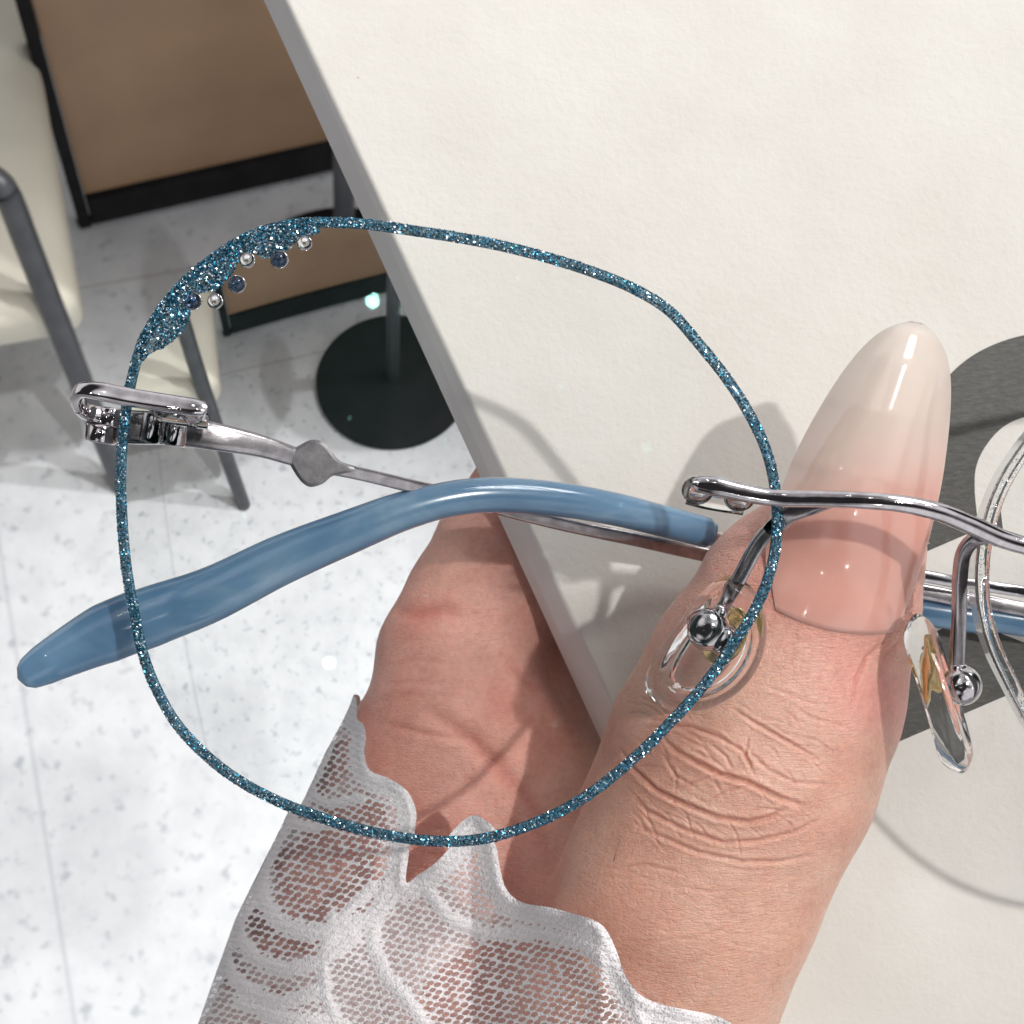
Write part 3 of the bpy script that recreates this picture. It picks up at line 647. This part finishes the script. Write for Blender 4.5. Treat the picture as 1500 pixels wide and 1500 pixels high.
# chains: list of (x, y, z_mm, r_px)
THUMB = [(1262, 745, -13.2, 78), (1240, 800, -14.4, 116), (1192, 885, -16.4, 156), (1140, 1010, -17.6, 184), (1092, 1120, -18.2, 194), (1012, 1300, -20, 188), (935, 1480, -24, 196), (850, 1660, -29, 215), (790, 1800, -32, 230)]
INDEX = [(800, 690, -47, 100), (742, 800, -47, 112), (700, 900, -46.5, 124), (668, 985, -45.5, 136), (664, 1090, -43.5, 152), (660, 1145, -44.5, 172), (652, 1200, -45.5, 205), (648, 1280, -47, 240), (645, 1350, -48, 266), (628, 1500, -49, 308), (560, 1800, -49, 360)]
WEB = [(735, 1100, -41, 92), (800, 1200, -43, 120), (860, 1330, -36, 120), (880, 1480, -33, 150)]
MID = [(1080, 560, -52, 105), (980, 760, -54, 115), (880, 960, -54, 125), (800, 1200, -50, 160)]
RING = [(1300, 640, -54, 100), (1180, 820, -57, 112), (1040, 1020, -58, 122), (900, 1250, -54, 160)]
LITT = [(1420, 840, -55, 88), (1300, 980, -58, 98), (1160, 1140, -59, 110), (980, 1350, -54, 160)]
PALM = [(900, 1250, -53, 130), (880, 1500, -47, 190), (800, 1800, -42, 250)]
def build_hand():
    h = .42; lo = np.array((-44., -70., -72.)); hi = np.array((60., 12., -2.))
    ax = [np.arange(lo[i], hi[i], h, dtype=np.float32) for i in range(3)]
    X, Y, Z = np.meshgrid(*ax, indexing='ij', sparse=True); Z = Z / np.float32(ZS)
    def chain(c):
        out = None
        for (a, b) in zip(c, c[1:]):
            pa, pb = mm(*a[:3]), mm(*b[:3]); ra, rb = rpx(a[3], a[2]), rpx(b[3], b[2]); pa[2] /= ZS; pb[2] /= ZS
            d = pb - pa; t = np.clip(((X - pa[0]) * d[0] + (Y - pa[1]) * d[1] + (Z - pa[2]) * d[2]) / (d @ d), 0, 1)
            dist = np.sqrt((X - pa[0] - t * d[0]) ** 2 + (Y - pa[1] - t * d[1]) ** 2 + (Z - pa[2] - t * d[2]) ** 2) - (ra + t * (rb - ra))
            dist = dist.astype(np.float32); out = dist if out is None else smin(out, dist, 1.2)
        return out
    def smin(a, b, k):
        hh = np.maximum(k - np.abs(a - b), 0) / k; return np.minimum(a, b) - hh * hh * k * .25
    f = chain(THUMB)
    g = chain(INDEX); g = smin(g, chain(WEB), 3.0)
    r_ = chain(MID); r_ = np.minimum(r_, chain(RING)); r_ = np.minimum(r_, chain(LITT)); r_ = smin(r_, chain(PALM), 4)
    g = smin(g, r_, 2.0)
    f = smin(f, g, 3.5)
    Fv = np.broadcast_to(f, (len(ax[0]), len(ax[1]), len(ax[2])))
    Vv, Q = surface_nets(Fv, lo, h)
    # smooth: two laplacian passes
    n = len(Vv); e = np.concatenate([Q[:, [0, 1]], Q[:, [1, 2]], Q[:, [2, 3]], Q[:, [3, 0]]])
    deg = np.bincount(e[:, 0], minlength=n) + np.bincount(e[:, 1], minlength=n)
    for it in range(6):
        s = np.zeros_like(Vv)
        for k in range(3): s[:, k] = np.bincount(e[:, 0], Vv[e[:, 1], k], n) + np.bincount(e[:, 1], Vv[e[:, 0], k], n)
        Vv += (.55 if it % 2 == 0 else -.5) * (s / deg[:, None] - Vv)
    return Vv, Q
HB = P(900, 1200, -30)
person = near_thing('person', 'hand with a long milky almond thumbnail pinching the eyeglasses, white lace cuff at the wrist', 'person', HB)
Vv, Q = build_hand()
tmp = mesh_obj('hand', Vv * .001, Q, MAT['skin'], None, None)
md = tmp.modifiers.new('s', 'SUBSURF'); md.levels = 1; md.render_levels = 1
dg = bpy.context.evaluated_depsgraph_get(); dg.update(); me2 = bpy.data.meshes.new_from_object(tmp.evaluated_get(dg)); tmp.modifiers.clear()
old = tmp.data; tmp.data = me2; bpy.data.meshes.remove(old); me2.name = 'hand'
bm_ = bmesh.new(); bm_.from_mesh(me2); ed = set()
for f_ in bm_.faces:
    c_m = f_.calc_center_median(); kk = F / (S - c_m.z); x_, y_ = 750 + c_m.x * kk, 750 - c_m.y * kk
    if c_m.z > -.030 and f_.normal.z > .05 and 830 < x_ < 1345 and 880 < y_ < 1400: ed.update(f_.edges)
bmesh.ops.subdivide_edges(bm_, edges=list(ed), cuts=1, use_grid_fill=True); bm_.to_mesh(me2); bm_.free(); me2.update()
n = len(me2.vertices); co = np.empty(n * 3); me2.vertices.foreach_get('co', co); co = co.reshape(-1, 3)
nr = np.empty(n * 3, dtype=np.float32); me2.vertices.foreach_get('normal', nr); nr = nr.reshape(-1, 3)
k_ = F / (S - co[:, 2]); px = np.c_[750 + co[:, 0] * k_, 750 - co[:, 1] * k_]     # photo coordinates, used to lay out the skin creases
def z5(*p): return [(x / 2.143 + 900, y / 2.143 + 800) for x, y in p]
def z7(*p): return [(x / 2.308 + 500, y / 2.308 + 650) for x, y in p]
CREASE = [ # polyline, depth mm, half width px
 (z5((150,600),(190,640),(260,680),(330,715),(420,740),(520,790),(600,815)), .42, 5),
 (z5((30,660),(60,700),(130,765),(220,810),(320,850),(420,865),(480,855),(540,820)), .38, 5),
 (z5((110,560),(160,560),(240,565),(330,600),(400,640),(430,690)), .24, 4),
 (z5((370,510),(450,560),(540,610),(640,670)), .22, 4), (z5((300,620),(350,660),(370,700)), .15, 3.5),
 (z5((60,790),(100,830),(220,890),(340,930),(450,925),(560,900),(640,860)), .24, 4.5),
 (z5((60,870),(120,900),(260,960),(400,990),(520,990),(620,970)), .20, 4.5),
 (z5((150,1060),(300,1085),(450,1080)), .07, 4),
 (z5((420,640),(480,700),(560,740),(680,750)), .16, 4), (z5((120,1240),(260,1230),(380,1190)), .05, 4),
 (z5((0,1010),(100,1000),(220,1030)), .10, 4),
 (z5((850,300),(790,350),(755,430),(745,500)), .20, 5), (z5((900,290),(850,350),(830,420)), .14, 5),
 (z5((290,800),(350,770),(430,745)), .16, 3.5), (z5((200,760),(280,730),(330,715)), .14, 3.5),
 (z5((420,600),(410,660),(440,720)), .14, 3.5), (z5((150,650),(190,720),(260,760)), .13, 3.5),
 (z5((560,500),(620,540),(700,560)), .08, 4), (z5((480,440),(560,470),(640,500)), .07, 4),
 (z7((250,940),(340,1000),(430,1062),(500,1130),(570,1212),(640,1300),(700,1390)), .38, 15),
 (z7((140,590),(220,600),(320,585),(400,600)), .35, 14), (z7((560,770),(620,830),(680,900)), .3, 10),
 (z7((100,1000),(250,1040),(420,1060)), .14, 6), (z7((60,870),(220,850),(420,860)), .08, 6), (z7((60,930),(200,900),(400,900)), .07, 5), (z7((80,800),(240,770),(420,790)), .07, 5)]
rc = random.Random(3)
for _ in range(70):       # fine secondary lines around the thumb joint
    x0 = rc.uniform(900, 1180); y0 = rc.uniform(1020, 1215); L_ = rc.uniform(25, 75); a = math.radians(rc.gauss(22, 20))
    CREASE.append(([(x0, y0), (x0 + L_ * .5 * math.cos(a), y0 + L_ * .5 * math.sin(a) + rc.uniform(-3, 3)), (x0 + L_ * math.cos(a + .2), y0 + L_ * math.sin(a + .2))], rc.uniform(.03, .08), 3.0))
for _ in range(40):       # along the side of the thumb
    x0 = rc.uniform(850, 1150); y0 = rc.uniform(1260, 1480); L_ = rc.uniform(30, 90); a = math.radians(rc.gauss(8, 14))
    CREASE.append(([(x0, y0), (x0 + L_ * math.cos(a), y0 + L_ * math.sin(a))], rc.uniform(.012, .035), 3.5))
front = np.clip(nr[:, 2] * 3, 0, 1)
isth = (co[:, 2] > -.034)
disp = np.zeros(n); crs = np.zeros(n)
for line, dep, w in CREASE:
    w *= .62 if np.array(line)[:, 0].mean() > 870 else .8
    a = np.array(line); onth = a[:, 0].mean() > 870
    sel = np.where((px[:, 0] > a[:, 0].min() - 5 * w) & (px[:, 0] < a[:, 0].max() + 5 * w) & (px[:, 1] > a[:, 1].min() - 5 * w) & (px[:, 1] < a[:, 1].max() + 5 * w) & (front > 0))[0]
    if len(sel) == 0: continue
    d, t = seg_dist(px[sel], line); fade = np.sin(np.pi * np.clip(t, .0, 1)) ** .5 * .9 + .1; g = np.exp(-(d / w) ** 2)
    ridge = np.exp(-((d - 2.4 * w) / (1.3 * w)) ** 2) * .35
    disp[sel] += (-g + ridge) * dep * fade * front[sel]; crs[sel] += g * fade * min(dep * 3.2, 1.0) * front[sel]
disp = np.clip(disp, -.95, .3)
co2 = co + nr * disp[:, None] * .001
co2 -= np.array(HB); me2.vertices.foreach_set('co', co2.ravel()); me2.update()
hand = tmp; hand.parent = person; hand.name = 'hand'
base_c = np.array((.66, .40, .31)); pink = np.array((.76, .37, .32)); red = np.array((.56, .15, .11)); pale = np.array((.70, .45, .335))
w_p = np.clip((880 - px[:, 0] + (1250 - px[:, 1]) * .1) / 120, 0, 1) * .55
def blob(x, y, r, s): return s * np.exp(-(((px[:, 0] - x) ** 2 + (px[:, 1] - y) ** 2) / (r * r)))
w_p = np.clip(w_p + blob(1310, 1030, 60, .75) + blob(1180, 800, 160, .8) + blob(1330, 880, 60, .4) + blob(1000, 930, 60, .4) + blob(1250, 1000, 60, .35), 0, 1)
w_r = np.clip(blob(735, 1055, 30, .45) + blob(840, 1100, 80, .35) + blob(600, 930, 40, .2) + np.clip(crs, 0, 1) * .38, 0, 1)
w_l = np.clip(blob(1110, 1400, 150, .5) + blob(640, 830, 50, .2) + blob(1330, 960, 25, .3), 0, 1)
colr = base_c[None] * (1 - w_p[:, None]) + pink[None] * w_p[:, None]
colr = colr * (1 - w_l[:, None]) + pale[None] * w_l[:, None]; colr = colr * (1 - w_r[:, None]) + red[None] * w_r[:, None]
attr(hand, 'tint', colr, 'FLOAT_COLOR'); me2.polygons.foreach_set('use_smooth', [True] * len(me2.polygons))

# one fine hair by the thumb
from mathutils.bvhtree import BVHTree
_bv = BVHTree.FromPolygons([tuple(c) for c in co2.tolist()], [tuple(p.vertices) for p in me2.polygons])
_eye = Vector((0, 0, S)) - HB
def skin_at(x, y):
    h_ = _bv.ray_cast(_eye, (P(x, y, -30) - HB - _eye).normalized()); return (h_[0], h_[1]) if h_[0] is not None else (None, None)
hp = []
for (x, y, dx, dy) in ((899, 1262, 14, -44),):
    pts_ = []
    for k in range(7):
        t = k / 6; q, nq = skin_at(x + dx * t + 5 * t * t, y + dy * t)
        if q is not None: pts_.append(q + nq * (.00002 + .00045 * t))
    if len(pts_) == 7 and (pts_[0] - pts_[-1]).length < .006: hp.append(sweep(pts_, [(0, .022), (1, .006)], [(0, .022), (1, .006)], seg=5))
mh = M('fine_hair').set(Roughness=.5, Base_Color=(.07, .04, .025)); MAT['hair'] = mh.m
if hp: mesh_obj('fine_hair', *join(hp), MAT['hair'], person)

# long almond nail
def build_nail():
    Lp = cr([Vector((x, y, 0)) for x, y in ((1136, 893), (1130, 850), (1130, 800), (1138, 740), (1158, 680), (1192, 612), (1234, 545), (1272, 500), (1305, 478), (1334, 470))], 8)
    Rp = cr([Vector((x, y, 0)) for x, y in ((1308, 926), (1330, 885), (1350, 828), (1366, 770), (1381, 700), (1391, 620), (1393, 560), (1386, 518), (1370, 488), (1350, 473))], 8)
    nV = 70; nU = 40; L_ = resample(Lp, nV); R_ = resample(Rp, nV)
    top = np.zeros((nV, nU, 3)); tint = []; clr = []
    for i in range(nV):
        t = i / (nV - 1); zc = float(np.interp(t, [0, .1, .25, .45, .65, .82, .93, 1], [-8.8, -8.0, -6.95, -5.6, -5.0, -5.3, -6.3, -7.8])); w = (R_[i] - L_[i]).length
        arch = 4.6 * min(1, (w / 190)) ** 1.3 * float(np.interp(t, [0, .08, .2, .42], [.34, .42, .62, 1]))
        for j in range(nU):
            u = -1 + 2 * j / (nU - 1); us = math.sin(u * math.pi / 2) if True else u
            x = (L_[i].x + R_[i].x) / 2 + (R_[i].x - L_[i].x) / 2 * us; y = (L_[i].y + R_[i].y) / 2 + (R_[i].y - L_[i].y) / 2 * us
            y += 15 * (1 - us * us) * max(0, 1 - t * 7) * 1.0      # rounded cuticle
            z = zc - arch * (us * us) ** 1.05 * .9
            if t > .97: z -= (t - .97) * 20
            if t < .5:      # the plate grows out of the skin: never below it
                for _q in range(2):
                    hq, _n = skin_at(x, y); zs = (hq.z + HB.z) * 1000 if hq is not None else -99
                bl = min(1, max(0, (.5 - t) / .15)); lift = .16 + .5 * min(1, t * 4) * (1 - us * us)
                if zs > -30:
                    on = zs + lift; k2_ = min(1, t / .34); k2_ = k2_ * k2_ * (3 - 2 * k2_); d_ = on - z
                    free = z + .5 * (d_ + math.sqrt(d_ * d_ + .12))      # soft maximum of plate and skin
                    z = z * (1 - bl) + bl * (on * (1 - k2_) + free * k2_)
            top[i, j] = P(x, y, z)
            yy = y + (x - 1250) * .22
            f_ = 1 / (1 + math.exp(-(yy - 722) / 17)); g_ = 1 / (1 + math.exp(-(yy - 640) / 40))
            milk = np.array((.76, .67, .61)); bed = np.array((.68, .35, .29)); mid_ = np.array((.74, .55, .48))
            c = milk * (1 - g_) + mid_ * g_; c = c * (1 - f_) + bed * f_
            lun = math.exp(-((t - .02) / .10) ** 2) * .25; c = c * (1 - lun) + np.array((.66, .36, .31)) * lun
            tint.append(c); clr.append(max(0, .06 + .22 * (1 - g_) - f_ * .06))
    nrm = np.cross(np.gradient(top, axis=0), np.gradient(top, axis=1)); nrm /= np.linalg.norm(nrm, axis=2, keepdims=True) + 1e-12
    if nrm[nV // 2, nU // 2, 2] < 0: nrm = -nrm
    bot = top - nrm * .00055; V = np.concatenate([top.reshape(-1, 3), bot.reshape(-1, 3)]); N_ = nV * nU; Fc = []
    for i in range(nV - 1):
        for j in range(nU - 1):
            a = i * nU + j; Fc.append([a, a + 1, a + nU + 1, a + nU]); Fc.append([a + N_, a + nU + N_, a + nU + 1 + N_, a + 1 + N_])
    bd = [j for j in range(nU)] + [i * nU + nU - 1 for i in range(1, nV)] + [(nV - 1) * nU + j for j in range(nU - 2, -1, -1)] + [i * nU for i in range(nV - 2, 0, -1)]
    for a, b in zip(bd, bd[1:] + bd[:1]): Fc.append([a, a + N_, b + N_, b])
    o = mesh_obj('thumbnail', V, Fc, MAT['nail'], person, HB); attr(o, 'tint', tint + tint, 'FLOAT_COLOR'); attr(o, 'clear', clr + clr); fix_normals(o); return o
build_nail()

# lace cuff
def build_cuff():
    hem = [(492,1044),(500,1050),(503,1078),(514,1085),(519,1105),(517,1130),(528,1155),(560,1165),(588,1183),(602,1215),(599,1250),(595,1292),(612,1282),(640,1262),(668,1232),(690,1217),(708,1221),(726,1238),(732,1270),(742,1303),(765,1322),(800,1328),(832,1336),(868,1347),(888,1362),(904,1395),(914,1425),(935,1455),(965,1470),(1000,1478),(1040,1486),(1075,1502),(1130,1560)]
    left = [(470,1620),(255,1620),(290,1500),(320,1415),(345,1345),(375,1285),(410,1215),(445,1140),(470,1095),(487,1060)]
    hs = [tuple(p.xy) for p in cr([Vector((x, y, 0)) for x, y in hem], 4)]
    poly = hs + [(1150, 1640)] + left
    v, f = tri_poly(poly, 4.6)
    # silhouette line distance -> depth
    sil = [(255,1620),(290,1500),(320,1415),(345,1345),(375,1285),(410,1215),(445,1140),(470,1095),(492,1044)]
    d, _ = seg_dist(v, sil); w = 260.0; x, y = v[:, 0], v[:, 1]
    q = np.clip(d / w, 0, 1); z = -46.5 + 24.5 * np.sqrt(1 - (1 - q) ** 2)
    z += np.clip((x - 690) / 190, 0, 1) * 15.5 * np.clip((y - 1130) / 170, 0, 1)
    # folds and soft waves
    z += .7 * np.sin(x * .035 + y * .012) + .5 * np.sin(x * .011 - y * .03 + 1)
    dh, _ = seg_dist(v, hs); z += .5 * np.exp(-dh / 10) * np.sin(x * .09)
    Z0 = z
    # back half of the cuff, mirrored in depth
    zb = -46 - 22 * np.sqrt(1 - (1 - q) ** 2); Vb = [P(a, b, c) for (a, b), c in zip(v, zb)]
    nn = len(v); Fc = f + [[i + nn for i in t[::-1]] for t in f]
    def band(line, wd): dd_, _ = seg_dist(v, line); return np.clip(1.3 - dd_ / (wd * .9), 0, 1)
    def zz(*p): return [(a / 1.875 + 280, b / 1.875 + 1000) for a, b in p]
    solid = np.clip(1.5 - dh / 22, 0, 1)
    for line, wd in ((zz((190,520),(200,600),(240,660),(330,690),(430,670),(510,640)), 13), (zz((120,640),(130,700),(180,760),(270,790),(350,770),(450,700)), 11), (zz((80,720),(100,790),(160,850),(250,880),(340,850)), 12),
                     (zz((540,560),(500,640),(500,720),(530,800),(600,880),(640,938)), 12), (zz((390,640),(360,760),(370,860),(400,938)), 9), (zz((500,560),(420,640),(380,720)), 8), (zz((230,360),(330,400),(440,370)), 8), (zz((610,540),(560,580),(520,640)), 9),
                     (zz((640,560),(700,640),(800,690),(960,690),(1080,720),(1180,800),(1240,938)), 11), (zz((330,250),(250,420),(150,640),(60,800)), 4), (zz((130,880),(250,920),(420,938)), 10)):
        solid = np.maximum(solid, band(line, wd))
    def reg(poly_, soft=1): return inpoly(v, poly_).astype(float)
    motif = np.maximum(reg(zz((225,480),(300,420),(380,360),(450,350),(515,390),(525,560),(490,620),(420,660),(300,665),(240,630))), reg(zz((800,700),(960,690),(1060,720),(1130,800),(1180,938),(600,938),(640,820))))
    motif = np.maximum(motif, reg(zz((130,640),(200,600),(250,700),(420,700),(380,740),(200,760)))); motif = np.maximum(motif, reg(zz((60,760),(110,740),(180,830),(340,850),(250,860),(100,840))))
    motif = np.maximum(motif, reg(zz((350,220),(400,200),(390,300),(300,400),(250,400))))
    z = Z0 + .32 * solid + .25 * np.exp(-((dh - 8) / 5) ** 2); V = [P(a, b, c) for (a, b), c in zip(v, z)]
    o = mesh_obj('lace_cuff', V + Vb, Fc, MAT['lace'], person, HB)
    veil = 1 - motif; veil = np.clip(veil, 0, 1)
    s = 1 / 11.0; rot = np.radians(12 - 30 * np.clip((x - 560) / 200, 0, 1)) * 0 + math.radians(-14); X_ = (x * np.cos(rot) - y * np.sin(rot)) * s; Y_ = (x * np.sin(rot) + y * np.cos(rot)) * s
    # keep one continuous mapping per half: skewed lattice
    fz = 1.12; lx = (X_ + .5 * Y_ * fz) ; ly = Y_ * fz
    uvw = np.stack([lx, ly, np.zeros_like(lx)], 1)
    attr(o, 'lace', np.concatenate([uvw, uvw]), 'FLOAT_VECTOR'); attr(o, 'solid', np.concatenate([solid, solid])); attr(o, 'veil', np.concatenate([veil, veil]))
    return o
build_cuff()

# caustics through the clear parts
for o in SC.objects:
    if o.type != 'MESH': continue
    try:
        if o.name.startswith(('lens',)): o.cycles.is_caustics_caster = True
        if o.data.materials and o.data.materials[0].name not in ('lens_glass', 'clear_silicone', 'clear_crystal', 'blue_crystal'): o.cycles.is_caustics_receiver = True
    except Exception as ex: print('caustics', ex)

# ================================================================== units: the script measures in metres, the scene is stored in centimetres
K = 100.0
SC.unit_settings.scale_length = 1 / K
for me in bpy.data.meshes:
    if me.users: me.transform(Matrix.Scale(K, 4))
for o in SC.objects:
    mb = o.matrix_basis.copy(); mb.translation *= K; o.matrix_basis = mb
    if '_b' in o: del o['_b']
for l in bpy.data.lights:
    l.energy *= K * K
    if l.type == 'AREA': l.size *= K
    else: l.shadow_soft_size *= K
cam_d.clip_start *= K; cam_d.clip_end *= K; cam_d.dof.focus_distance *= K; cam_d.dof.aperture_fstop /= K
for m in bpy.data.materials:
    for nd in m.node_tree.nodes:
        if nd.type in ('TEX_NOISE',) or (nd.type == 'TEX_VORONOI' and nd.voronoi_dimensions == '3D'): nd.inputs['Scale'].default_value /= K
        elif nd.type == 'BUMP': nd.inputs['Distance'].default_value *= K
        elif nd.type == 'BSDF_PRINCIPLED': nd.inputs['Subsurface Scale'].default_value *= K
        elif nd.type == 'MAPPING' and m.name == 'terrazzo_tile': nd.inputs['Scale'].default_value = (1 / K,) * 3
